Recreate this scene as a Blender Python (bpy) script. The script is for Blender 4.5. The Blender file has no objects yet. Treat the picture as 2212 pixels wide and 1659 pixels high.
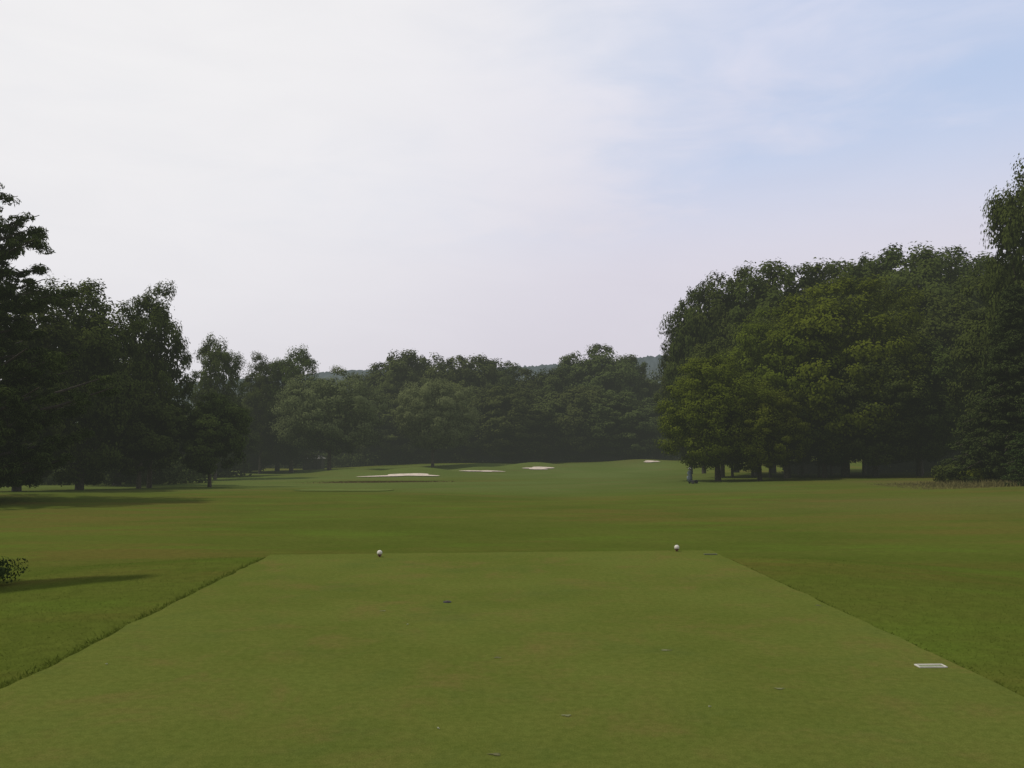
import bpy, math, numpy as np
from mathutils import Vector, Matrix
RNG = np.random.default_rng(7)
scene = bpy.context.scene
col = scene.collection
scene.view_settings.view_transform = 'Standard'
scene.view_settings.look = 'None'
scene.view_settings.exposure = 0

# ------------------------------------------------------------ helpers
F = 1916.0; CX = 1106.0; CY = 829.5; PITCH = math.radians(4.03); EYE = 1.6
def X(px, d): return (px - CX) / F * d * 0.9975
def Zat(py, d):
    v = (CY - py) / F
    return EYE + d * (math.sin(PITCH) + v * math.cos(PITCH)) / (math.cos(PITCH) - v * math.sin(PITCH))
def sstep(a, b, x):
    t = np.clip((x - a) / (b - a), 0, 1); return t * t * (3 - 2 * t)
TEE = [(-3.58, 13.3), (3.07, 13.87), (3.69, -8.0), (-2.98, -8.0)]
PY = [-40, 12.5, 13.9, 15.5, 20, 30, 45, 60, 80, 95, 110, 125, 140, 160, 200, 400, 900, 9000]
PZ = [-0.03, -0.03, -0.05, -0.42, -0.6, -0.8, -1.0, -1.25, -1.6, -1.75, -1.5, -1.15, -0.9, -1.0, -1.8, -6, -10, -12]
MOUNDS = [(-10.5, 99.4, .9, 5.5, 2.2), (-3.5, 110.3, .6, 4, 2.0), (3.2, 116, .9, 4.5, 2.2), (19, 131, .5, 5, 3),
          (-19, 104, .7, 5, 4), (10, 100, .3, 7, 4), (22, 90, .25, 6, 5), (-3, 122, .5, 7, 4), (-6, 90, .22, 5, 3), (11, 118, .4, 4, 4)]
def h(x, y):
    x = np.asarray(x, float); y = np.asarray(y, float)
    z = np.interp(y, PY, PZ)
    z = 0.5 * z + 0.25 * np.interp(y + 1.0, PY, PZ) + 0.25 * np.interp(y - .2, PY, PZ)
    # the tee platform is a plateau; beside it the land falls away gently and evenly
    ys = np.clip((y - 3) / 22, 0, 1)
    zside = -0.03 - .66 * ys ** 1.1
    zs = np.where(y < 25, zside, z)
    side = np.maximum(sstep(3.6, 8.5, x), sstep(-3.9, -8.5, x)) * (1 - sstep(20, 25, y))
    z = z * (1 - side) + zs * side
    z = z + 0.02 * np.clip(x - 5, 0, 45) * sstep(16, 40, y)
    z = z - 0.9 * sstep(-8, -35, x) * sstep(80, 130, y)
    for mx, my, a, sx, sy in MOUNDS:
        z = z + a * np.exp(-((x - mx) / sx) ** 2 - ((y - my) / sy) ** 2)
    z = z + 0.05 * np.sin(x * .31 + 1.3) * np.sin(y * .23) * sstep(18, 40, y)
    z = z + 0.12 * np.sin(x * .07 + .3) * np.sin(y * .09 + 1) * sstep(30, 60, y)
    return z
def hz(x, y): return float(h(x, y))

def new_obj(name, me, mats=(), parent=None):
    ob = bpy.data.objects.new(name, me); col.objects.link(ob)
    for m in mats:
        if me is not None: me.materials.append(m)
    if parent is not None: ob.parent = parent
    return ob
def empty(name, loc, label, cat, group=None):
    e = bpy.data.objects.new(name, None); e.empty_display_size = .3
    e.location = loc; col.objects.link(e)
    e["label"] = label; e["category"] = cat
    if group: e["group"] = group
    return e
def fastmesh(name, V, Fc, n, tint=None, smooth=False):
    me = bpy.data.meshes.new(name)
    nv = len(V); nf = len(Fc)
    me.vertices.add(nv); me.vertices.foreach_set("co", np.ascontiguousarray(V, dtype=np.float32).ravel())
    me.loops.add(nf * n); me.loops.foreach_set("vertex_index", np.ascontiguousarray(Fc, dtype=np.int32).ravel())
    me.polygons.add(nf)
    me.polygons.foreach_set("loop_start", np.arange(0, nf * n, n, dtype=np.int32))
    me.polygons.foreach_set("loop_total", np.full(nf, n, dtype=np.int32))
    if smooth: me.polygons.foreach_set("use_smooth", np.ones(nf, dtype=bool))
    me.update(calc_edges=True)
    if tint is not None:
        a = me.attributes.new("tint", 'FLOAT', 'POINT'); a.data.foreach_set("value", np.asarray(tint, dtype=np.float32))
    return me

# ------------------------------------------------------------ materials
class NT:
    def __init__(s, tree): s.t = tree; s.n = tree.nodes; s.l = tree.links
    def add(s, typ, **kw):
        nd = s.n.new(typ)
        for k, v in kw.items(): setattr(nd, k, v)
        return nd
    def link(s, a, b): s.l.new(a, b)
    def noise(s, vec, scale, detail=4, rough=.55, dist=0):
        nd = s.n.new('ShaderNodeTexNoise'); nd.inputs['Scale'].default_value = scale
        nd.inputs['Detail'].default_value = detail; nd.inputs['Roughness'].default_value = rough
        nd.inputs['Distortion'].default_value = dist
        if vec is not None: s.l.new(vec, nd.inputs['Vector'])
        return nd.outputs['Fac']
    def rng(s, val, a, b, c=0., d=1., smooth=True):
        nd = s.n.new('ShaderNodeMapRange'); nd.interpolation_type = 'SMOOTHSTEP' if smooth else 'LINEAR'
        s.l.new(val, nd.inputs[0])
        for i, v in enumerate((a, b, c, d)): nd.inputs[i + 1].default_value = v
        return nd.outputs[0]
    def mix(s, fac, a, b, mode='MIX'):
        nd = s.n.new('ShaderNodeMix'); nd.data_type = 'RGBA'; nd.blend_type = mode
        for inp, v in ((nd.inputs[0], fac), (nd.inputs[6], a), (nd.inputs[7], b)):
            if isinstance(v, (int, float)): inp.default_value = v
            elif isinstance(v, tuple): inp.default_value = v if len(v) == 4 else (*v, 1)
            else: s.l.new(v, inp)
        return nd.outputs[2]
    def math(s, op, a, b=None):
        nd = s.n.new('ShaderNodeMath'); nd.operation = op
        for inp, v in zip(nd.inputs, (a, b)):
            if v is None: continue
            if isinstance(v, (int, float)): inp.default_value = v
            else: s.l.new(v, inp)
        return nd.outputs[0]
def mat(name):
    m = bpy.data.materials.new(name); m.use_nodes = True
    return m, NT(m.node_tree), m.node_tree.nodes['Principled BSDF']
def plain(name, c, rough=.5, metal=0, var=.15, scale=30):
    m, nt, bs = mat(name)
    tc = nt.add('ShaderNodeTexCoord')
    f = nt.noise(tc.outputs['Object'], scale)
    out = nt.mix(nt.rng(f, .3, .7), tuple(v * (1 - var) for v in c), tuple(min(1, v * (1 + var)) for v in c))
    nt.link(out, bs.inputs['Base Color']); bs.inputs['Roughness'].default_value = rough
    bs.inputs['Metallic'].default_value = metal
    return m
def leafmat(name, dark, light, transl=.2, var=.25):
    m, nt, bs = mat(name)
    out = m.node_tree.nodes['Material Output']
    at = nt.add('ShaderNodeAttribute', attribute_name='tint')
    oi = nt.add('ShaderNodeObjectInfo')
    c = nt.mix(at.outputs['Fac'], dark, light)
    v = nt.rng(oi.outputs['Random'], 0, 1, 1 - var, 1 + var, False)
    hs = nt.add('ShaderNodeHueSaturation'); nt.link(c, hs.inputs['Color']); nt.link(v, hs.inputs['Value'])
    if var > 0:
        r2 = nt.math('FRACT', nt.math('MULTIPLY', oi.outputs['Random'], 7.31))
        nt.link(nt.rng(r2, 0, 1, .488, .512, False), hs.inputs['Hue'])
    df = nt.add('ShaderNodeBsdfDiffuse'); nt.link(hs.outputs[0], df.inputs['Color'])
    if transl <= 0:
        nt.link(df.outputs[0], out.inputs[0]); m.node_tree.nodes.remove(bs); return m
    tr = nt.add('ShaderNodeBsdfTranslucent'); nt.link(hs.outputs[0], tr.inputs['Color'])
    ms = nt.add('ShaderNodeMixShader'); ms.inputs[0].default_value = transl
    nt.link(df.outputs[0], ms.inputs[1]); nt.link(tr.outputs[0], ms.inputs[2])
    nt.link(ms.outputs[0], out.inputs[0]); m.node_tree.nodes.remove(bs)
    return m
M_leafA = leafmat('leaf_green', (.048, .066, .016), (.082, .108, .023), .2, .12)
M_leafFar = leafmat('leaf_far', (.050, .066, .019), (.080, .102, .029), .12, .16)  # slightly greyed leaves: distance haze is put into the base colour
M_leafGold = leafmat('leaf_bright', (.066, .088, .008), (.142, .176, .018), .3, .08)  # yellow green foliage; colour raised to make up for missing direct sun
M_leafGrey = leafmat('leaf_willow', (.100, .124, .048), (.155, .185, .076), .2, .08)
M_pine = leafmat('needle_pine', (.042, .060, .016), (.074, .100, .027), .15, .08)
M_spruce = leafmat('needle_spruce', (.036, .056, .016), (.060, .086, .025), .15, .08)
M_bark = plain('bark', (.075, .06, .042), .9, 0, .4, 6)
M_barkD = plain('bark_dark', (.045, .036, .026), .9, 0, .4, 6)

def ground_mat():
    m, nt, bs = mat('grass_ground')
    tc = nt.add('ShaderNodeTexCoord'); o = tc.outputs['Object']
    at = nt.add('ShaderNodeAttribute', attribute_name='fair')
    br = nt.add('ShaderNodeAttribute', attribute_name='brown')
    n1 = nt.rng(nt.noise(o, .12, 5), .35, .65)
    n2 = nt.rng(nt.noise(o, .7, 6, .65), .3, .7)
    n3 = nt.rng(nt.noise(o, 7, 5, .7), .3, .7)
    n4 = nt.rng(nt.noise(o, 50, 4, .7), .25, .75)
    rough = nt.mix(n1, (.070, .098, .014), (.088, .116, .018))
    rough = nt.mix(nt.math('MULTIPLY', n2, .5), rough, (.098, .112, .022))
    mp = nt.add('ShaderNodeMapping'); nt.link(o, mp.inputs[0]); mp.inputs['Scale'].default_value = (.10, .22, 1)
    dry = nt.rng(nt.noise(mp.outputs[0], 1.0, 7, .65), .46, .66)
    rough = nt.mix(nt.math('MULTIPLY', dry, .65), rough, (.126, .104, .026))
    mp2 = nt.add('ShaderNodeMapping'); nt.link(o, mp2.inputs[0]); mp2.inputs['Scale'].default_value = (.2, .5, 1); mp2.inputs['Location'].default_value = (5, 3, 0)
    lush = nt.rng(nt.noise(mp2.outputs[0], 1.0, 7, .65), .50, .68)
    rough = nt.mix(nt.math('MULTIPLY', lush, .65), rough, (.090, .138, .018))
    fw = nt.mix(n1, (.086, .120, .026), (.100, .134, .034))
    fw = nt.mix(nt.math('MULTIPLY', dry, .35), fw, (.122, .112, .036))
    c = nt.mix(at.outputs['Fac'], rough, fw)
    c = nt.mix(br.outputs['Fac'], c, (.140, .116, .046))
    c = nt.mix(1.0, c, nt.mix(n3, (.88, .88, .88), (1.10, 1.10, 1.10)), 'MULTIPLY')
    c = nt.mix(1.0, c, nt.mix(n4, (.84, .84, .84), (1.14, 1.14, 1.14)), 'MULTIPLY')
    nt.link(c, bs.inputs['Base Color']); bs.inputs['Roughness'].default_value = 1
    bs.inputs['Specular IOR Level'].default_value = 0
    bp = nt.add('ShaderNodeBump'); bp.inputs['Strength'].default_value = .4; bp.inputs['Distance'].default_value = .04
    nt.link(nt.noise(o, 14, 6, .75), bp.inputs['Height']); nt.link(bp.outputs[0], bs.inputs['Normal'])
    return m
def tee_mat():
    m, nt, bs = mat('tee_turf')
    tc = nt.add('ShaderNodeTexCoord'); o = tc.outputs['Object']
    a = nt.rng(nt.noise(o, .45, 4, .6), .35, .65)
    b = nt.rng(nt.noise(o, 2.6, 6, .65), .3, .72)
    c3 = nt.rng(nt.noise(o, 18, 6, .75), .3, .7)
    c4 = nt.rng(nt.noise(o, 110, 5, .8), .28, .72)
    c = nt.mix(a, (.100, .130, .024), (.118, .148, .030))
    c = nt.mix(nt.math('MULTIPLY', b, .45), c, (.132, .144, .032))
    dry = nt.rng(nt.noise(o, 1.1, 8, .72, .4), .48, .70)
    c = nt.mix(nt.math('MULTIPLY', dry, .65), c, (.154, .132, .040))
    wet = nt.rng(nt.noise(o, .8, 6, .7, .2), .50, .70)
    c = nt.mix(nt.math('MULTIPLY', wet, .45), c, (.084, .120, .028))
    c = nt.mix(1.0, c, nt.mix(c3, (.84, .86, .82), (1.14, 1.12, 1.14)), 'MULTIPLY')
    c = nt.mix(1.0, c, nt.mix(c4, (.70, .73, .66), (1.28, 1.25, 1.3)), 'MULTIPLY')
    nt.link(c, bs.inputs['Base Color']); bs.inputs['Roughness'].default_value = 1
    bs.inputs['Specular IOR Level'].default_value = 0
    bp = nt.add('ShaderNodeBump'); bp.inputs['Strength'].default_value = .6; bp.inputs['Distance'].default_value = .012
    nt.link(nt.noise(o, 90, 6, .8), bp.inputs['Height']); nt.link(bp.outputs[0], bs.inputs['Normal'])
    return m

# ------------------------------------------------------------ ground
def lines(parts):
    return np.concatenate([np.arange(a, b, s) for a, b, s in parts])
gx = np.concatenate([-np.geomspace(7000, 62, 34), lines([(-60, -12, .8), (-12, 12, .3), (12, 60, .8)]), np.geomspace(62, 7000, 34)])
gy = np.concatenate([lines([(-40, 0, 2), (0, 22, .3), (22, 60, .6), (60, 145, .5)]), np.geomspace(145, 9000, 60)])
GX, GY = np.meshgrid(gx, gy); GZ = h(GX, GY)
V = np.stack([GX.ravel(), GY.ravel(), GZ.ravel()], 1)
nx, ny = len(gx), len(gy)
i = np.arange(ny - 1)[:, None] * nx + np.arange(nx - 1)[None, :]
Fc = np.stack([i, i + 1, i + nx + 1, i + nx], -1).reshape(-1, 4)
gm = fastmesh('ground', V, Fc, 4, smooth=True)
gxx, gyy = GX.ravel(), GY.ravel()
wob = 4.0 * np.sin(gxx * .11) + 2.5 * np.sin(gxx * .23 + 2) + 1.0 * np.sin(gxx * .6)
fair = sstep(44, 64, gyy + wob) * (1 - sstep(128, 134, gyy)) * sstep(-44, -34, gxx + .15 * (gyy - 60)) * (1 - sstep(13, 21, gxx - .08 * (gyy - 60)))
fair = fair * (1 - .6 * np.exp(-((gxx + 6) / 14) ** 2 - ((gyy - 86) / 5) ** 2))
brown = .55 * np.exp(-((gxx + 12) / 5.5) ** 4 - ((gyy - 82) / 2.2) ** 4)
brown += .35 * np.exp(-((gxx - 20) / 9) ** 2 - ((gyy - 36) / 6) ** 2)
brown += .6 * sstep(20, 28, gxx) * sstep(46, 53, gyy) * (1 - sstep(60, 68, gyy))
for nm, arr in (('fair', fair), ('brown', np.clip(brown, 0, 1))):
    a = gm.attributes.new(nm, 'FLOAT', 'POINT'); a.data.foreach_set("value", arr.astype(np.float32))
ground = new_obj('ground', gm, [ground_mat()]); ground["kind"] = "structure"

def edge(p, q, n, amp, seed):
    r = np.random.default_rng(seed); P = []
    p = np.array(p); q = np.array(q); t = (q - p) / np.linalg.norm(q - p); nrm = np.array([t[1], -t[0]])
    w = r.normal(0, 1, n); w = np.convolve(w, np.ones(3) / 3, 'same') * amp
    for k in range(n): P.append(tuple(p + (q - p) * k / n + nrm * w[k]))
    return P
outl = edge(TEE[0], TEE[1], 70, .014, 1) + edge(TEE[1], TEE[2], 150, .018, 2) + edge(TEE[2], TEE[3], 20, .01, 3) + edge(TEE[3], TEE[0], 180, .022, 4)
n = len(outl)
vt = [(x, y, 0) for x, y in outl] + [(x * 1.004, y + (.03 if y > 13 else 0), -.12) for x, y in outl]
fc = [tuple(range(n))[::-1]] + [(k, (k + 1) % n, n + (k + 1) % n, n + k) for k in range(n)]
me = bpy.data.meshes.new('tee_box'); me.from_pydata(vt, [], fc); me.update()
tee = new_obj('tee_box', me, [tee_mat()]); tee["kind"] = "structure"

def sheet(name, cx, cy, a, b, off, m, seed, power=2.0, rot=0, dish=0, ncirc=48, nr=8, wv=1.0):
    r = np.random.default_rng(seed); ph = r.uniform(0, 6.28, 4)
    V = [(cx, cy)]
    for j in range(1, nr + 1):
        for k in range(ncirc):
            t = 2 * math.pi * k / ncirc
            c, s = math.cos(t), math.sin(t)
            rr = (abs(c) ** power + abs(s) ** power) ** (-1 / power)
            if power < 3: rr *= 1 + wv * (.16 * math.sin(2 * t + ph[0]) + .14 * math.sin(3 * t + ph[1]) + .10 * math.sin(5 * t + ph[2]))
            x = a * rr * c * j / nr; y = b * rr * s * j / nr
            V.append((cx + x * math.cos(rot) - y * math.sin(rot), cy + x * math.sin(rot) + y * math.cos(rot)))
    V = np.array(V); Z = h(V[:, 0], V[:, 1]) + off
    if dish:
        e = np.concatenate([[0], np.repeat(np.arange(1, nr + 1) / nr, ncirc)]); Z = Z + dish * (e ** 2)
    Fc = [(0, 1 + k, 1 + (k + 1) % ncirc) for k in range(ncirc)]
    for j in range(nr - 1):
        for k in range(ncirc):
            a0 = 1 + j * ncirc; a1 = a0 + ncirc
            Fc.append((a0 + k, a1 + k, a1 + (k + 1) % ncirc, a0 + (k + 1) % ncirc))
    me = bpy.data.meshes.new(name); me.from_pydata([(x, y, z) for (x, y), z in zip(V, Z)], [], Fc); me.update()
    for p in me.polygons: p.use_smooth = True
    return new_obj(name, me, [m])
M_ft = plain('forward_turf', (.108, .142, .036), 1, 0, .12, 2)
M_ft.node_tree.nodes['Principled BSDF'].inputs['Specular IOR Level'].default_value = 0
o = sheet('forward_tee', X(748, 58), 58.0, 3.0, 3.2, .03, M_ft, 5, 4.0, ncirc=64, nr=12); o["kind"] = "structure"
M_sand = plain('bunker_sand', (.60, .52, .44), .95, 0, .12, 2)
for (px, d, a, b, sd) in [(868, 96.5, 3.2, .62, 11), (1042, 107.8, 2.0, .40, 12), (1162, 113.4, 1.8, .5, 13), (1407, 128.4, 1.3, .55, 14)]:
    o = sheet('sand_bunker', X(px, d), d, a, b, .045, M_sand, sd, 2.0, dish=.03, wv=1.7)
    o["label"] = "pale sand bunker cut into a grassy mound"; o["category"] = "sand bunker"; o["group"] = "sand bunkers around the green"

# ------------------------------------------------------------ hills
M_hill = leafmat('hill_haze_tint', (.060, .080, .095), (.080, .104, .120), 0, 0)  # wooded hills with blue-grey distance haze painted into the base colour
def hill(name, d, pts, seed, depth=500):
    r = np.random.default_rng(seed)
    pxs = [p[0] for p in pts]; zs = [Zat(p[1], d) for p in pts]
    xs = np.arange(X(pxs[0], d), X(pxs[-1], d), 5.0)
    crest = np.interp(xs, [X(p, d) for p in pxs], zs)
    rows = 26; V = []; T = []
    for j in range(rows):
        t = j / (rows - 1); prof = math.sin(t * math.pi) ** .8 if 0 < t < 1 else 0
        zz = -12 + (crest + 12) * prof + r.normal(0, 1, len(xs)) * 2.2 * (prof > 0)
        yy = d - depth / 2 + depth * t + r.normal(0, 2, len(xs))
        V.append(np.stack([xs, yy, zz], 1)); T.append(r.uniform(0, 1, len(xs)))
    V = np.concatenate(V); T = np.concatenate(T); n = len(xs)
    i = np.arange(rows - 1)[:, None] * n + np.arange(n - 1)[None, :]
    Fc = np.stack([i, i + 1, i + n + 1, i + n], -1).reshape(-1, 4)
    o = new_obj(name, fastmesh(name, V, Fc, 4, T), [M_hill]); o["kind"] = "structure"
hill('hills', 1900, [(-1500, 960), (-500, 870), (300, 835), (600, 815), (780, 800), (900, 803), (1050, 798), (1180, 789), (1300, 786), (1370, 775), (1420, 769), (1500, 777), (2000, 810), (3500, 940)], 3)

# ------------------------------------------------------------ tree building
def tubes(paths, n=7):
    V = []; Fc = []
    for P, R in paths:
        P = np.array(P, float); m = len(P); base = len(V)
        for k in range(m):
            t = P[min(k + 1, m - 1)] - P[max(k - 1, 0)]; t = t / (np.linalg.norm(t) + 1e-9)
            u = np.cross(t, [0, 0, 1.]) if abs(t[2]) < .9 else np.cross(t, [1., 0, 0]); u /= np.linalg.norm(u); w = np.cross(t, u)
            for q in range(n):
                a = 2 * math.pi * q / n
                V.append(P[k] + R[k] * (math.cos(a) * u + math.sin(a) * w))
        for k in range(m - 1):
            for q in range(n):
                a = base + k * n + q; b = base + k * n + (q + 1) % n
                Fc.append((a, b, b + n, a + n))
    return fastmesh('trunk', np.array(V), np.array(Fc), 4, smooth=True)
def leaves(name, C, N, L, W, T, rng):
    m = len(C)
    N = N / (np.linalg.norm(N, axis=1, keepdims=True) + 1e-9)
    R = rng.normal(size=(m, 3)); U = np.cross(N, R); U /= np.linalg.norm(U, axis=1, keepdims=True) + 1e-9
    Wv = np.cross(N, U); L = L[:, None]; W = W[:, None]
    V = np.stack([C - U * L * .5, C + Wv * W * .5 + N * L * .08, C + U * L * .5, C - Wv * W * .5 + N * L * .08], 1).reshape(-1, 3)
    Fc = np.arange(m * 4).reshape(-1, 4)
    return fastmesh(name, V, Fc, 4, np.repeat(T, 4))
def rdir(rng, m):
    v = rng.normal(size=(m, 3)); return v / np.linalg.norm(v, axis=1, keepdims=True)

def broadleaf(seed, H=16., R=6., zb=.10, nl=13, ncl=15, nleaf=130, ls=.34, lobe=.42, spread=.62, sq=2.8, fill=3500, clr=.17):
    r = np.random.default_rng(seed)
    zc = (zb * H + H) / 2; c = (H - zb * H) / 2
    k = np.arange(nl) + .5; ph = k * 2.399963 + r.uniform(0, 6.28); z = 1 - 2 * k / nl
    D = np.stack([np.sqrt(1 - z * z) * np.cos(ph), np.sqrt(1 - z * z) * np.sin(ph), z], 1) + r.normal(0, .13, (nl, 3))
    D /= np.linalg.norm(D, axis=1, keepdims=True)
    D = D / (np.abs(D) ** sq).sum(1, keepdims=True) ** (1 / sq)
    kk = r.uniform(.85, 1.08, nl)[:, None]
    LC = D * kk * np.array([R * spread, R * spread, c - lobe * R * .75]) + np.array([0, 0, zc])
    LR = r.uniform(.85, 1.15, nl) * lobe * R
    Cs, Ns, Ls, Ws, Ts = [], [], [], [], []
    for a in range(nl):
        cd = rdir(r, ncl)
        out = LC[a] - np.array([0, 0, zc]); out = out / (np.linalg.norm(out) + 1e-6)
        cd = cd + out * .6; cd /= np.linalg.norm(cd, axis=1, keepdims=True)
        cc = LC[a] + cd * LR[a] * r.uniform(.75, 1.06, (ncl, 1)) * np.array([1, 1, .9])
        for b in range(ncl):
            cr = r.uniform(.5, 1.15) * clr * R
            m = int(nleaf * r.uniform(.6, 1.3))
            d = rdir(r, m); rad = cr * r.uniform(.1, 1, (m, 1)) ** .45 * r.uniform(.8, 1.25, (m, 1))
            p = cc[b] + d * rad * np.array([1.1, 1.1, .8])
            p[:, 2] = np.maximum(p[:, 2], zb * H * .75 + r.uniform(0, .5, m))
            Cs.append(p); Ns.append(d * .9 + cd[b] * .8 + out * .4 + r.normal(size=(m, 3)) * .38 + np.array([0, 0, .35]))
            Ls.append(ls * r.uniform(.6, 1.35, m)); Ws.append(ls * r.uniform(.5, .95, m))
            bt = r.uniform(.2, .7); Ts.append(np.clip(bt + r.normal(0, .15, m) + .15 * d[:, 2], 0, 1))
    m = fill; d = rdir(r, m); p = d * (r.uniform(0, 1, (m, 1)) ** .4) * np.array([R, R, c]) * .72 + np.array([0, 0, zc])
    p[:, 2] = np.maximum(p[:, 2], zb * H)
    Cs.append(p); Ns.append(rdir(r, m)); Ls.append(np.full(m, ls * 1.9)); Ws.append(np.full(m, ls * 1.4)); Ts.append(r.uniform(0, .25, m))  # inner fill leaves tinted darker, painting the shade inside the crown
    C = np.concatenate(Cs)
    zt = np.percentile(C[:, 2], 99.85); rt = np.percentile(np.hypot(C[:, 0], C[:, 1]), 97)
    sz = H / zt; sr = R / rt
    C = C * np.array([sr, sr, sz]); LC = LC * np.array([sr, sr, sz])
    crown = leaves('crown', C, np.concatenate(Ns), np.concatenate(Ls), np.concatenate(Ws), np.concatenate(Ts), r)
    paths = []
    tr = .028 * H * .7
    P = [(0, 0, -.3), (0, 0, 0), (.05, .02, .12 * H), (.12, -.08, .35 * H), (-.05, .1, .6 * H), (0, 0, .82 * H)]
    paths.append((P, [tr * 1.5, tr * 1.25, tr, tr * .8, tr * .5, tr * .12]))
    for a in range(nl):
        z0 = r.uniform(.14, .5) * H; e = LC[a]
        if e[2] < z0: z0 = max(.12 * H, e[2] - .1 * H)
        s = np.array([0, 0, z0]); mid = s * .5 + e * .5 + np.array([0, 0, -.04 * H])
        rr = tr * .4; paths.append(([s, mid, e], [rr, rr * .6, rr * .15]))
    return tubes(paths), crown

def conifer(seed, H, R, zb=.04, whorls=24, nb=6, slope=.12, droop=-.0, dens=95, ls=.34, lw=.10, sprd=.42, power=1.0, irregular=.25, base=.85, flat=.55):
    r = np.random.default_rng(seed)
    Cs, Ns, Ls, Ws, Ts = [], [], [], [], []
    paths = [([(0, 0, -.3), (0, 0, .3 * H), (.05, 0, .7 * H), (0, 0, H)], [.018 * H, .013 * H, .007 * H, .02])]
    for w in range(whorls):
        t = w / (whorls - 1); z0 = (zb + (1 - zb) * .985 * t) * H
        Rz = R * (1 - t) ** power + .06 * R
        if t < .12: Rz *= base + t / .12 * (1 - base)
        a0 = r.uniform(0, 6.28)
        for b in range(nb):
            a = a0 + 2 * math.pi * b / nb + r.normal(0, .22)
            L = Rz * (1 + np.clip(r.normal(0, irregular), -2 * irregular, 1.6 * irregular) * .7); L = max(L, .08 * R)
            zj = z0 + r.normal(0, .01 * H)
            def pt(s): return np.array([math.cos(a) * L * s, math.sin(a) * L * s, zj + L * (slope * s + droop * s * s)])
            pp = [pt(s) for s in (0, .35, .7, 1)]
            br = .012 * L + .003 * R; paths.append((pp, [br * 1.6, br, br * .6, br * .2]))
            nc = max(3, int(L / sprd))
            for k in range(nc):
                s = .2 + .8 * (k + r.uniform(0, 1)) / nc
                wid = L * .26 * math.sin(min(1, s) * math.pi * .75 + .2)
                off = r.normal(0, 1) * wid * .7
                c = pt(s) + np.array([-math.sin(a), math.cos(a), 0]) * off + np.array([0, 0, r.normal(0, .2) * sprd])
                c[2] += -abs(off) * .15
                m = int(dens * r.uniform(.6, 1.3)); cr = sprd * r.uniform(.7, 1.3)
                d = rdir(r, m); p = c + d * cr * r.uniform(.1, 1, (m, 1)) ** .5 * np.array([1, 1, flat])
                Cs.append(p); Ns.append(r.normal(size=(m, 3)) * .6 + np.array([0, 0, .6]) + d * .8)
                Ls.append(ls * r.uniform(.6, 1.3, m)); Ws.append(lw * r.uniform(.6, 1.3, m))
                bt = r.uniform(.1, .7); Ts.append(np.clip(bt + r.normal(0, .2, m), 0, 1))
    crown = leaves('crown', np.concatenate(Cs), np.concatenate(Ns), np.concatenate(Ls), np.concatenate(Ws), np.concatenate(Ts), r)
    return tubes(paths, 6), crown

LIB = {}
def reg(key, pair, H, R, leafm, barkm):
    t, c = pair; t.materials.append(barkm); c.materials.append(leafm); LIB[key] = (t, c, H, R)
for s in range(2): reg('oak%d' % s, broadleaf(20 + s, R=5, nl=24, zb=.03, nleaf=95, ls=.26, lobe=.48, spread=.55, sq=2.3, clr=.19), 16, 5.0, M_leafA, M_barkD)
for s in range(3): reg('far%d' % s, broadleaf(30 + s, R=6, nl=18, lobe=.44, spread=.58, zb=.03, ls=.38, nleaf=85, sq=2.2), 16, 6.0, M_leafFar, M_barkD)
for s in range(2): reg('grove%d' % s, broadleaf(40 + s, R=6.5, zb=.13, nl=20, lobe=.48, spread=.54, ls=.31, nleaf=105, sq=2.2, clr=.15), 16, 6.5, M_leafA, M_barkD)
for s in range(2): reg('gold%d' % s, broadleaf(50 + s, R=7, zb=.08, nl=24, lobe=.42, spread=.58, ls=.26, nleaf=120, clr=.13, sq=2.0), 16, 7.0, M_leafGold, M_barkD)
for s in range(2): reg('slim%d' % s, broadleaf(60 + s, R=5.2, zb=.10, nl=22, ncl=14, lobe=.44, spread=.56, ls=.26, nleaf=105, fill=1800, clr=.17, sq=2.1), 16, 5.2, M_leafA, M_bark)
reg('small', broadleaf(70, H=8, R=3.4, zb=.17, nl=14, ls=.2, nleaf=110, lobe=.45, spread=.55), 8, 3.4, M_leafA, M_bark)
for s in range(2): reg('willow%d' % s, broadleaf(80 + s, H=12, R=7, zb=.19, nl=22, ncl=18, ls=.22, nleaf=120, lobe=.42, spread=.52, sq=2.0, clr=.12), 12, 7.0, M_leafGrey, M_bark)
reg('pine', conifer(90, 18, 8.0, zb=.02, whorls=24, nb=8, slope=.06, droop=.16, dens=120, ls=.30, lw=.07, sprd=.46, power=.74, irregular=.26, flat=.42), 18, 8.0, M_pine, M_barkD)
reg('spruce', conifer(91, 15, 4.2, zb=.02, whorls=34, nb=9, slope=-.05, droop=-.22, dens=80, ls=.26, lw=.09, sprd=.38, power=.8), 15, 4.2, M_spruce, M_barkD)
reg('young', conifer(92, 6.0, 1.3, zb=.0, whorls=26, nb=9, slope=.03, droop=.05, dens=110, ls=.10, lw=.035, sprd=.18, power=1.0, irregular=.12, base=1.0), 6.0, 1.3, M_spruce, M_barkD)

def tree(key, name, x, y, H, R, label, cat, group=None, rot=None):
    t, c, H0, R0 = LIB[key]
    e = empty(name, (x, y, hz(x, y) - .02), label, cat, group)
    e.scale = (R / R0, R / R0, H / H0)
    e.rotation_euler[2] = RNG.uniform(0, 6.28) if rot is None else rot
    new_obj('trunk', t, (), e); new_obj('crown', c, (), e)
    return e
def T(key, name, px, top, d, wpx, label, cat, group=None, rot=None):
    x = X(px, d); z = Zat(top, d); H = z - hz(x, d); R = wpx / 2 / F * d
    return tree(key, name, x, d, H, R, label, cat, group, rot)

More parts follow.
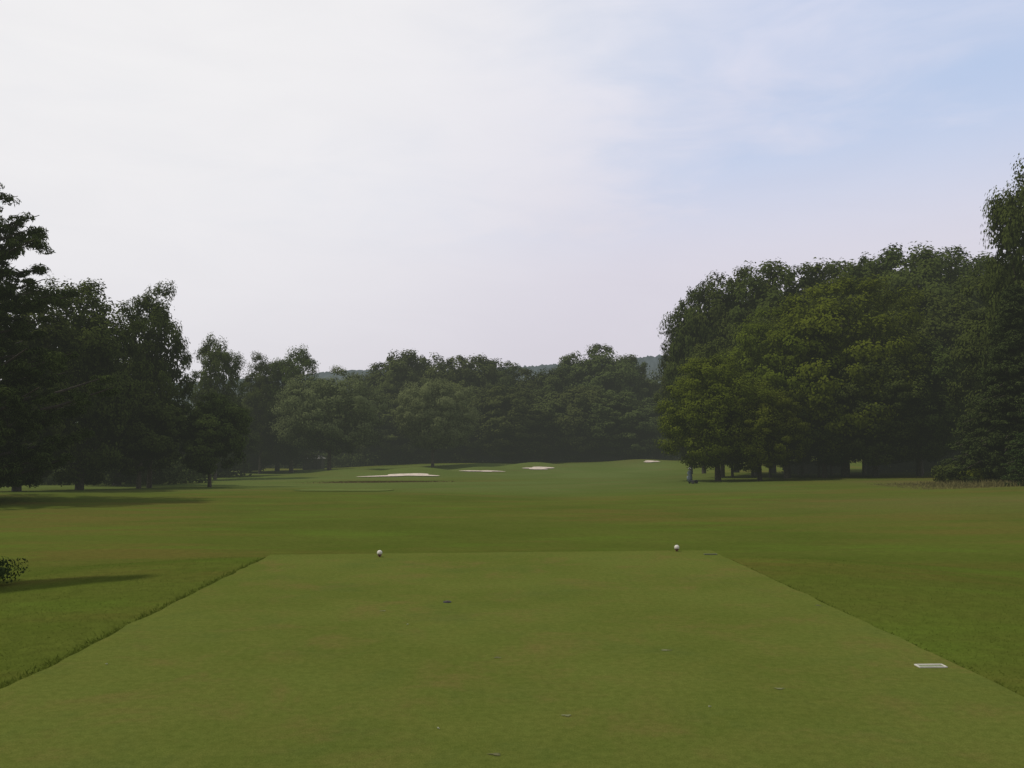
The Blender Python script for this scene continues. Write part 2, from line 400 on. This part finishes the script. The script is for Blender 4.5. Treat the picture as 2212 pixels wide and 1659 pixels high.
# left side
T('pine', 'pine_tree', -150, 250, 40, 660, "large dark pine with ragged branches on rough grass", "pine tree", rot=.6)
T('oak0', 'oak_tree', 40, 625, 54, 260, "dark leafy tree crowding behind a big pine", "tree")
T('oak1', 'oak_tree', 175, 604, 60, 250, "tall dark broadleaf tree beside the pine", "tree")
T('slim0', 'oak_tree', 325, 612, 66, 158, "tall tree with gaps of sky in its crown", "tree", rot=1.0)
T('oak0', 'oak_tree', 255, 740, 72, 240, "dark leafy tree at the edge of the grass", "tree")
T('small', 'maple_tree', 302, 850, 64, 200, "small round tree with bare short trunk on grass", "tree")
T('small', 'maple_tree', 455, 852, 67, 165, "small round maple standing alone on mown grass", "tree")
T('slim1', 'oak_tree', 466, 726, 95, 112, "slender tree with open crown at fairway edge", "tree")
T('oak1', 'oak_tree', 375, 870, 92, 150, "dark shaded broadleaf tree beside fairway", "tree")
T('far1', 'oak_tree', 450, 872, 104, 200, "low dark tree at woodland edge", "tree")
T('slim0', 'oak_tree', 562, 764, 118, 100, "open crowned tree at woodland edge", "tree")
T('slim1', 'oak_tree', 630, 750, 120, 130, "open crowned tree rising over a willow", "tree")
T('far0', 'oak_tree', 530, 850, 124, 200, "low dark tree at woodland edge", "tree")
T('far2', 'oak_tree', 600, 835, 128, 180, "low dark tree at woodland edge", "tree")
T('willow0', 'willow_tree', 712, 793, 112, 245, "domed grey green willow at edge of fairway", "willow tree")
T('willow1', 'willow_tree', 935, 816, 120, 185, "grey green willow with spreading crown", "willow tree")
g = "broadleaf trees lining the far end of the fairway"
back = [(690, 830, 150), (765, 832, 140), (822, 784, 125), (872, 758, 130), (925, 768, 130), (985, 772, 140), (1035, 770, 130),
        (1085, 780, 120), (1140, 796, 115), (1195, 796, 115), (1245, 764, 120), (1302, 744, 150), (1352, 768, 120), (1400, 806, 110), (1450, 820, 150),
        (1015, 850, 150), (1100, 835, 150), (1180, 845, 150), (1260, 835, 150), (1340, 845, 150), (1420, 860, 140), (850, 850, 150)]
for k, (px, top, w) in enumerate(back):
    d = (152 if k < 15 else 141) + RNG.uniform(-4, 4)
    T('far%d' % (k % 3), 'oak_tree', px, top, d, w * 1.2, "tall dark broadleaf tree in row behind the green", "tree", g)
# right grove
g = "close planted grove of tall broadleaf trees"
rowb = [(1492, 700, 130), (1520, 612, 160), (1590, 580, 210), (1668, 574, 210), (1740, 576, 210), (1812, 574, 210), (1872, 564, 200), (1938, 534, 220), (2020, 546, 220), (2095, 538, 220), (2170, 550, 200)]
for k, (px, top, w) in enumerate(rowb):
    d = 92 + RNG.uniform(-3, 3)
    T('grove%d' % (k % 2), 'oak_tree', px, top, d, w * 1.3 if px > 1600 else w * 1.05, "tall straight tree at back of a dense grove", "tree", g)
mid = [(1560, 740, 180), (1635, 690, 240), (1730, 640, 280), (1880, 630, 280), (1985, 640, 280), (2090, 660, 280)]
for k, (px, top, w) in enumerate(mid):
    d = 83 + RNG.uniform(-3, 3)
    T('grove%d' % ((k + 1) % 2), 'oak_tree', px, top, d, w, "leafy tree in dense grove with low crown", "tree", g)
for k, (px, top, w, key, d) in enumerate([(1550, 772, 260, 'gold0', 70), (1640, 830, 200, 'gold1', 69), (1700, 670, 290, 'gold1', 75), (1825, 604, 370, 'gold0', 75),
                                  (1780, 800, 210, 'grove0', 74), (1890, 770, 240, 'grove1', 72), (1985, 740, 240, 'grove0', 73)]):
    T(key, 'maple_tree', px, top, d, w, ("yellow green tree at front of grove, sunlight put into leaf colour" if 'gold' in key else "plain green tree at front of grove"), "tree", g)
for k in range(10):
    px = 1590 + k * 34 + RNG.uniform(-12, 12); d = 77 + RNG.uniform(-1, 5)
    T('grove%d' % (k % 2), 'oak_tree', px, 790 + RNG.uniform(-30, 30), d, 110, "slim tree with dark trunk at front of grove", "tree", g)
T('slim1', 'oak_tree', 2238, 340, 60, 190, "tall light leaved tree rising above the grove", "tree", rot=2.0)
T('spruce', 'spruce_tree', 2205, 620, 57, 260, "dark drooping spruce at edge of rough grass", "spruce tree")
T('oak1', 'oak_tree', 2195, 570, 64, 240, "dark leafy tree behind drooping spruce", "tree")
T('spruce', 'spruce_tree', 2310, 700, 50, 240, "dark spruce beside tall dry grass", "spruce tree")
tree('young', 'young_pine_tree', -8.35, 11.0, 6.0, 1.30, "small young pine at edge of mown rough", "pine tree")

def mass(name, boxes, nper, ls, m, seed):
    r = np.random.default_rng(seed); C = []; T_ = []
    for (x0, x1, y0, y1, hh) in boxes:
        q = int(nper * abs(x1 - x0)); x = r.uniform(x0, x1, q); y = r.uniform(y0, y1, q)
        hv = hh * (.72 + .28 * np.sin(x * .5 + y) * np.sin(x * .17 + 1))
        z = h(x, y) + hv * r.uniform(0, 1, q) ** .8
        C.append(np.stack([x, y, z], 1)); T_.append(r.uniform(0, .5, q))
    C = np.concatenate(C); T_ = np.concatenate(T_); q = len(C)
    o = new_obj(name, leaves(name, C, rdir(r, q) + np.array([0, -.3, .3]), ls * r.uniform(.6, 1.3, q), ls * r.uniform(.4, .9, q), T_, r), [m])
    o["kind"] = "stuff"; return o
mass('woodland', [(-75, 75, 165, 182, 12), (75, 130, 150, 175, 11), (-110, -60, 100, 130, 10)], 380, .8, M_leafFar, 5)
mass('undergrowth', [(-50, -8, 140, 150, 2.8), (-8, 30, 146, 154, 2.4), (-60, -32, 100, 110, 4), (-45, -28, 74, 84, 2.5), (37, 60, 88, 94, 2.6), (29, 34, 92, 96, 1.6)], 420, .42, M_leafFar, 6)
def shrub(x, d, H, R, label, m, q=2600, ls=.16):
    r = np.random.default_rng(int(abs(x) * 100)); 
    dd = rdir(r, q); C = dd * (r.uniform(0, 1, (q, 1)) ** .35) * np.array([R, R, H * .5]) * (1 + .25 * np.sin(dd[:, :1] * 6) * np.cos(dd[:, 1:2] * 5)) + np.array([0, 0, H * .5])
    me = leaves('shrub', C, dd + r.normal(size=(q, 3)) * .5, ls * r.uniform(.6, 1.5, q), ls * r.uniform(.4, .9, q), r.uniform(0, 1, q), r)
    o = new_obj('shrub', me, [m]); o.location = (x, d, hz(x, d) - .05 * H); o["label"] = label; o["category"] = "shrub"
shrub(X(2050, 58), 58, 1.3, 1.1, "low leafy green shrub at edge of dry grass", M_leafA)
shrub(X(2110, 57), 57, 1.0, 1.2, "low leafy shrub in front of spruce", M_leafGold)
shrub(-6.78, 11.3, .46, .52, "small dark bush on mown rough grass", M_spruce, 2400, .045)

# ------------------------------------------------------------ grass blades
def in_tee(x, y, mg=0.):
    l = -3.21 - .0278 * y; rr = 3.46 - .0278 * y; top = 13.3 + (x + 3.58) / 6.65 * .57
    return (x > l - mg) & (x < rr + mg) & (y < top + mg)
def blades(name, x, y, hh, w, m, seed, lean=.35):
    r = np.random.default_rng(seed); q = len(x); z = h(x, y) - .004
    a = r.uniform(0, 6.28, q); B = np.stack([x, y, z], 1)
    s = np.stack([np.cos(a), np.sin(a), np.zeros(q)], 1) * (w / 2)[:, None]
    le = r.normal(0, lean, (q, 2)) * hh[:, None]
    tip = B + np.stack([le[:, 0], le[:, 1], hh], 1)
    V = np.stack([B - s, B + s, tip], 1).reshape(-1, 3)
    t = np.clip(r.normal(.5, .2, q), 0, 1)
    o = new_obj(name, fastmesh(name, V, np.arange(q * 3).reshape(-1, 3), 3, np.repeat(t, 3)), [m]); o["kind"] = "stuff"
M_blade = leafmat('grass_blade', (.094, .128, .017), (.116, .152, .023), .4, 0)
M_dry = leafmat('dry_grass', (.13, .125, .045), (.22, .195, .085), .2, 0)
M_fesc = leafmat('fescue', (.09, .072, .025), (.16, .125, .05), .2, 0)
q = 220000
y = 3.2 * (24 / 3.2) ** (RNG.uniform(0, 1, q) ** 1.15); x = RNG.uniform(-1, 1, q) * (y * .64 + 1.0)
k = ~in_tee(x, y, -.01) & (RNG.uniform(0, 1, q) > sstep(8, 22, y)); x, y = x[k], y[k]
hh = RNG.uniform(.006, .017, len(x))
blades('rough_grass', x, y, hh, .005 + .0004 * y, M_blade, 1, 1.1)
q = 5000; t = RNG.uniform(3, 13.6, q); side = RNG.uniform(0, 1, q) < .6
x = np.where(side, -3.21 - .0278 * t - np.abs(RNG.normal(.01, .06, q)), 3.46 - .0278 * t + np.abs(RNG.normal(.01, .04, q)))
blades('grass_fringe', x, t, RNG.uniform(.02, .045, q) * np.where(side, 1, .6), np.full(q, .012), M_blade, 2, .7)
q = 12000; x = RNG.uniform(23, 46, q); y = RNG.uniform(50, 58, q)
blades('tall_dry_grass', x, y, RNG.uniform(.1, .38, q) * sstep(22, 30, x) + .02, np.full(q, .05), M_dry, 3, .3)
q = 3500; x = RNG.normal(-12, 2.6, q); y = RNG.normal(82, .9, q)
blades('fescue_grass', x, y, RNG.uniform(.05, .16, q), np.full(q, .05), M_fesc, 4, .3)

# ------------------------------------------------------------ small things on the tee
import bmesh
def bm_obj(name, fn, mats, parent=None, smooth=True):
    bm = bmesh.new(); fn(bm); me = bpy.data.meshes.new(name); bm.to_mesh(me); bm.free()
    if smooth:
        for p in me.polygons: p.use_smooth = True
    return new_obj(name, me, mats, parent)
def lathe(prof, n=20):
    def fn(bm):
        rings = []
        for r_, z in prof: rings.append([bm.verts.new((r_ * math.cos(2 * math.pi * k / n), r_ * math.sin(2 * math.pi * k / n), z)) for k in range(n)])
        for a, b in zip(rings, rings[1:]):
            for k in range(n): bm.faces.new((a[k], a[(k + 1) % n], b[(k + 1) % n], b[k]))
        bm.faces.new(rings[0][::-1]); bm.faces.new(rings[-1])
    return fn
def box(bm, c, s, rot=None, bev=0):
    r = bmesh.ops.create_cube(bm, size=1); vs = r['verts']
    bmesh.ops.scale(bm, vec=s, verts=vs)
    if rot is not None: bmesh.ops.rotate(bm, cent=(0, 0, 0), matrix=rot, verts=vs)
    bmesh.ops.translate(bm, vec=c, verts=vs)
    if bev:
        es = list({e for v in vs for e in v.link_edges}); bmesh.ops.bevel(bm, geom=es, offset=bev, segments=2, affect='EDGES')
M_white = plain('white_paint', (.68, .66, .58), .5, 0, .1)
M_tpeg = plain('worn_white_paint', (.34, .36, .26), .7, 0, .2)
M_redd = plain('dark_red_paint', (.13, .04, .03), .5)
M_metal = plain('metal_grey', (.35, .35, .36), .4, .8)
M_black = plain('black_rubber', (.02, .02, .022), .7)
R_ = .038
def on_tee(px, py):
    v = (CY - py) / F; zd = math.sin(PITCH) + v * math.cos(PITCH); yd = math.cos(PITCH) - v * math.sin(PITCH)
    t = EYE / -zd; return (px - CX) / F * t, yd * t
for px, py in ((820, 1203), (1462, 1191)):
    x, d = on_tee(px, py)
    e = empty('tee_marker', (x, d, 0), "white ball tee marker on a short dark stake", "tee marker", "white ball tee markers")
    bm_obj('stake', lathe([(.004, -.06), (.012, 0), (.014, .012), (.026, .018), (.030, .026)]), [M_redd], e)
    bm_obj('ball', lathe([(R_ * math.cos(a) + 1e-4, .022 + R_ + R_ * math.sin(a)) for a in np.linspace(-1.2, math.pi / 2, 14)], 24), [M_white], e)
    bm_obj('collar', lathe([(R_ * math.cos(a) * 1.03, .022 + R_ + R_ * math.sin(a) * 1.03) for a in np.linspace(-1.15, -.55, 5)], 24), [M_redd], e)
def plaque(px, py, w, l, rot, label, face):
    x, d = on_tee(px, py)
    e = empty('yardage_plaque', (x, d, .002), label, "plaque"); e.rotation_euler[2] = rot
    def fr(bm):
        t = .010
        for c, s in (((0, l / 2, .003), (w, t * 1.6, .008)), ((0, -l / 2, .003), (w, t * .6, .008)), ((-w / 2 + t / 2, 0, .003), (t, l - t * 1.6, .0075)), ((w / 2 - t / 2, 0, .003), (t, l - t * 1.6, .0075))): box(bm, c, s)
    bm_obj('border', fr, [face[0]], e, False)
    bm_obj('plate', lambda bm: box(bm, (0, 0, .001), (w - .022, l - .018, .004)), [face[1]], e, False)
M_plate = plain('weathered_plate', (.20, .23, .12), .8, 0, .3, 60)
plaque(2011, 1440, .205, .075, .03, "white bordered rectangular plaque set in the tee turf", (M_white, M_plate))
plaque(1535, 1198, .19, .06, .0, "small dark rectangular plaque set in turf", (plain('dark_plate', (.09, .10, .05)), plain('dark_plate2', (.05, .055, .03))))
x, d = on_tee(966, 1301)
e = empty('sprinkler_head', (x, d, 0), "round dark sprinkler head sunk in turf", "sprinkler")
bm_obj('rim', lathe([(.042, -.01), (.042, .007), (.036, .010), (.031, .005)], 20), [M_black], e)
bm_obj('cap', lathe([(.027, 0.001), (.027, .011), (.022, .014), (.001, .015)], 16), [plain('cap_dark', (.04, .03, .02), .7)], e)
M_div = plain('divot_soil', (.100, .105, .030), .95, 0, .35, 120)
M_divg = plain('divot_pale', (.135, .15, .05), .95, 0, .3, 120)
dl = [(828, 1320, .03, 1), (1075, 1421, .03, 0), (1437, 1405, .04, 1), (1683, 1488, .03, 1), (1224, 1546, .03, 1), (1070, 1630, .03, 0), (1767, 1308, .03, 0)]
for k, (px, py, s, pale) in enumerate(dl):
    x, d = on_tee(px, py); r = np.random.default_rng(k); n = 14; ph = r.uniform(0, 6.28, 2)
    if not in_tee(np.array([x]), np.array([d]))[0]: continue
    rr = [s * (1 + .3 * math.sin(3 * t + ph[0]) + .2 * math.sin(5 * t + ph[1])) * r.uniform(.75, 1.1) for t in np.linspace(0, 6.28, n, endpoint=False)]
    V = [(0, 0, .0)] + [(rr[j] * math.cos(2 * math.pi * j / n), rr[j] * .7 * math.sin(2 * math.pi * j / n), r.uniform(0, .001)) for j in range(n)]
    me = bpy.data.meshes.new('divot'); me.from_pydata(V, [], [(0, 1 + j, 1 + (j + 1) % n) for j in range(n)]); me.update()
    o = new_obj('divot', me, [M_divg if pale else M_div]); o.location = (x, d, .003)
    o["label"] = "shallow scuffed divot in the mown turf"; o["category"] = "divot"; o["group"] = "divots on the tee"
for k, (px, py) in enumerate([(227, 1435), (878, 1350), (950, 1576), (1537, 1527)]):
    x, d = on_tee(px, py)
    o = bm_obj('golf_tee', lathe([(.001, 0), (.0015, .004), (.0015, .012), (.004, .017), (.005, .019), (.003, .0195)], 10), [M_tpeg])
    o.location = (x, d, .005); o.rotation_euler = (math.radians(88), 0, 1.2 + k * 1.3)
    o["label"] = "broken white golf tee lying on turf"; o["category"] = "golf tee"; o["group"] = "golf tees lying on the turf"

# ------------------------------------------------------------ golf bag on push cart
gxp = X(1490, 66)
cart = empty('golf_push_cart', (gxp, 66, hz(gxp, 66)), "dark push cart standing on the fairway grass", "golf cart")
cart.rotation_euler[2] = math.radians(-35)
M_blue = plain('bag_blue', (.075, .10, .12), .7); M_bl2 = plain('bag_grey_blue', (.15, .19, .21), .7)
def tube_obj(name, pts, r, m, parent):
    me = tubes([(pts, [r] * len(pts))], 8); me.name = name
    return new_obj(name, me, [m], parent)
tube_obj('frame', [(.42, 0, .25), (.2, 0, .22), (.16, 0, .16), (.16, 0, .5), (.10, 0, .95), (-.08, 0, 1.08)], .022, M_black, cart)
for yy in (-.34, .34):
    w = empty('wheel', (.36, yy, .15), '', ''); del w["label"]; del w["category"]; w.parent = cart
    w.rotation_euler[0] = math.pi / 2
    bm_obj('tyre', lathe([(.10, -.02), (.14, -.025), (.15, 0), (.14, .025), (.10, .02)], 20), [M_black], w)
    bm_obj('rim', lathe([(.02, -.018), (.098, -.012), (.098, .012), (.02, .018)], 16), [M_metal], w)
    tube_obj('axle_leg', [(.2, 0, .24), (.3, yy * .6, .2), (.36, yy, .15)], .014, M_black, cart)
fw = bm_obj('front_wheel', lathe([(.03, -.02), (.085, -.025), (.09, 0), (.085, .025), (.03, .02)], 16), [M_black], cart)
fw.location = (-.06, 0, .1); fw.rotation_euler[0] = math.pi / 2
bag = empty('golf_bag', (gxp, 66, hz(gxp, 66)), "blue golf bag full of clubs strapped upright", "golf bag")
bag.rotation_euler = (0, math.radians(-2), math.radians(-35))
bm_obj('body', lathe([(.12, .12), (.155, .14), (.16, .4), (.145, .7), (.155, .95), (.165, .99), (.15, 1.0)], 20), [M_blue], bag)
bm_obj('pocket', lambda bm: (box(bm, (-.17, 0, .40), (.12, .22, .40), bev=.03), box(bm, (-.15, 0, .78), (.08, .17, .22), bev=.025)), [M_bl2], bag)
for k in range(8):
    a = k * .785; rx, ry = .08 * math.cos(a), .08 * math.sin(a); hh_ = 1.12 + .03 * (k % 4)
    c = empty('golf_club', (0, 0, 0), '', ''); del c["label"]; del c["category"]; c.parent = bag
    tube_obj('shaft', [(rx, ry, .9), (rx * 1.2, ry * 1.2, hh_)], .006, M_metal, c)
    hd = bm_obj('club_head', lambda bm: box(bm, (0, 0, 0), (.09, .05, .06), bev=.015), [M_bl2 if k % 3 == 0 else M_metal], c)
    hd.location = (rx * 1.2 + .01, ry * 1.2, hh_ + .02); hd.rotation_euler = (0, .4, a)
cart.scale = bag.scale = (.95, .95, .95)

# ------------------------------------------------------------ parked cars and shed beyond the trees
M_glass = plain('car_glass', (.03, .035, .04), .15)
M_wcar = plain('car_white', (.6, .6, .6), .35)
def car(px, d, rot, paint, label, zoff=0):
    x = X(px, d); e = empty('parked_car', (x, d, hz(x, d) + zoff), label, "car", "cars parked beyond the trees"); e.rotation_euler[2] = rot
    def body(bm):
        prof = [(-2.2, .3), (-2.22, .75), (-2.0, .95), (-1.5, 1.0), (-.9, 1.38), (.5, 1.42), (1.15, 1.0), (2.0, .85), (2.2, .65), (2.2, .3)]
        L = [bm.verts.new((a, -.86 + (.12 if z > 1.1 else 0), z)) for a, z in prof]; R = [bm.verts.new((a, .86 - (.12 if z > 1.1 else 0), z)) for a, z in prof]
        n = len(prof)
        for k in range(n): bm.faces.new((L[k], L[(k + 1) % n], R[(k + 1) % n], R[k]))
        bm.faces.new(L[::-1]); bm.faces.new(R)
        bmesh.ops.recalc_face_normals(bm, faces=bm.faces)
        bmesh.ops.bevel(bm, geom=list(bm.edges), offset=.05, segments=2, affect='EDGES')
    bm_obj('body', body, [paint], e)
    for s in (-1, 1):
        me = bpy.data.meshes.new('window'); me.from_pydata([(-1.3, s * .872, 1.02), (.98, s * .872, 1.02), (.42, s * .79, 1.34), (-.85, s * .79, 1.34)], [], [(0, 1, 2, 3)]); new_obj('window', me, [M_glass], e)
        for wx in (-1.35, 1.35):
            w = bm_obj('wheel', lathe([(.05, -.12), (.28, -.11), (.32, -.08), (.32, .08), (.28, .11), (.05, .12)], 18), [M_black], e)
            w.location = (wx, s * .78, .32); w.rotation_euler[0] = math.pi / 2
car(1618, 128, .2, M_wcar, "white car parked beyond the grove trunks")
car(1548, 134, -.1, M_wcar, "white car parked past the woodland edge")
sx = X(678, 134); e = empty('garden_shed', (sx, 134, hz(sx, 134)), "low dark shed with pale hipped roof under trees", "shed")
bm_obj('wall', lambda bm: box(bm, (0, 0, .75), (2.8, 2.2, 1.7)), [plain('shed_wall', (.06, .055, .04), .8)], e, False)
def roof(bm):
    b = [bm.verts.new(p) for p in ((-1.65, -1.35, 1.605), (1.65, -1.35, 1.605), (1.65, 1.35, 1.605), (-1.65, 1.35, 1.605))]
    t = [bm.verts.new(p) for p in ((-.7, 0, 2.25), (.7, 0, 2.25))]
    for f in ((b[0], b[1], t[1], t[0]), (b[2], b[3], t[0], t[1]), (b[1], b[2], t[1]), (b[3], b[0], t[0]), (b[3], b[2], b[1], b[0])): bm.faces.new(f)
bm_obj('roof', roof, [plain('shed_roof', (.22, .21, .18), .8)], e, False)
bm_obj('door', lambda bm: box(bm, (.4, -1.12, .75), (.8, .05, 1.5)), [M_barkD], e, False)

# ------------------------------------------------------------ thin summer haze over the course, brightened by its own emission
m = bpy.data.materials.new('haze'); m.use_nodes = True; nt = NT(m.node_tree); nt.n.remove(nt.n['Principled BSDF'])
SA = .00036
ab = nt.add('ShaderNodeVolumeAbsorption'); ab.inputs['Color'].default_value = (0, 0, 0, 1); ab.inputs['Density'].default_value = SA
em = nt.add('ShaderNodeEmission'); em.inputs['Color'].default_value = (.59, .64, .55, 1); em.inputs['Strength'].default_value = SA  # emission stands in for scattered skylight and lifts distant dark tones
ad = nt.add('ShaderNodeAddShader'); nt.link(ab.outputs[0], ad.inputs[0]); nt.link(em.outputs[0], ad.inputs[1])
nt.link(ad.outputs[0], nt.n['Material Output'].inputs['Volume'])
hb = bm_obj('haze', lambda bm: box(bm, (0, 1300, 0), (7000, 3200, 60)), [m], None, False); hb["kind"] = "structure"

# ------------------------------------------------------------ light, sky, camera
sv = Vector((-1.0, -.10, 1.6)).normalized()
elev = math.asin(sv.z); az = math.atan2(sv.x, sv.y)
sun = bpy.data.lights.new('sun', 'SUN'); sun.energy = 2.1; sun.angle = math.radians(2.5); sun.color = (1, .91, .76)
so = bpy.data.objects.new('sun', sun); col.objects.link(so); so.rotation_euler = sv.to_track_quat('Z', 'Y').to_euler()
w = bpy.data.worlds.new("World"); scene.world = w; w.use_nodes = True
nt = NT(w.node_tree); bg = nt.n['Background']; wo = nt.n['World Output']
sky = nt.add('ShaderNodeTexSky'); sky.sky_type = 'NISHITA'; sky.sun_disc = False; sky.sun_elevation = elev; sky.sun_rotation = az
sky.dust_density = 2.5; sky.air_density = 1.0
nt.link(sky.outputs[0], bg.inputs[0]); bg.inputs[1].default_value = .15
tc = nt.add('ShaderNodeTexCoord'); g_ = tc.outputs['Generated']
def dot(vec):
    nd = nt.add('ShaderNodeVectorMath', operation='DOT_PRODUCT'); nt.link(g_, nd.inputs[0]); nd.inputs[1].default_value = Vector(vec).normalized(); return nd.outputs['Value']
sp = nt.add('ShaderNodeSeparateXYZ'); nt.link(g_, sp.inputs[0])
mp = nt.add('ShaderNodeMapping'); nt.link(g_, mp.inputs[0]); mp.inputs['Rotation'].default_value = (0, math.radians(16), 0); mp.inputs['Scale'].default_value = (1.5, 1.5, 5.0)
n1 = nt.noise(mp.outputs[0], 1.9, 4, .5, .5)
n2 = nt.noise(mp.outputs[0], 4.5, 5, .55, .6)
glow = nt.rng(dot((-.44, .8, .62)), .74, 1.0)
clear = nt.rng(dot((.62, 1.0, .68)), .82, .99)
a = nt.math('ADD', nt.math('MULTIPLY', n1, .8), nt.math('MULTIPLY', n2, .40))
a = nt.math('SUBTRACT', a, nt.math('MULTIPLY', clear, .42))
cloud = nt.rng(a, .04, .64)
cloud = nt.math('MAXIMUM', cloud, nt.rng(sp.outputs['Z'], .18, .38, 1.0, 0.0))
up = nt.rng(sp.outputs['Z'], 0, .45)
hazy = nt.mix(up, (.68, .64, .72, 1), (.745, .74, .86, 1))
thin = (.52, .63, .86, 1)
cc = nt.mix(cloud, thin, hazy)
cc = nt.mix(glow, cc, (.88, .87, .885, 1))
cc = nt.mix(1.0, cc, nt.mix(n2, (.965, .965, .97, 1), (1.03, 1.03, 1.025, 1)), 'MULTIPLY')
back_ = nt.rng(sp.outputs['Y'], -.1, .35, .62, 1.0)
high = nt.rng(sp.outputs['Z'], .50, .80, 1.0, .68)
bg2 = nt.add('ShaderNodeBackground'); nt.link(cc, bg2.inputs[0]); nt.link(nt.math('MULTIPLY', back_, high), bg2.inputs[1])
ms = nt.add('ShaderNodeMixShader'); nt.link(nt.rng(cloud, 0, 1, .90, 1.0), ms.inputs[0]); nt.link(bg.outputs[0], ms.inputs[1]); nt.link(bg2.outputs[0], ms.inputs[2])
nt.link(ms.outputs[0], wo.inputs[0])

cam = bpy.data.cameras.new('camera'); cam.lens = 36 * F / 2212; cam.sensor_width = 36; cam.clip_end = 20000; cam.clip_start = .05
co = bpy.data.objects.new('camera', cam); col.objects.link(co); co.location = (0, 0, EYE); co.rotation_euler = (math.pi / 2 + PITCH, 0, 0)
scene.camera = co
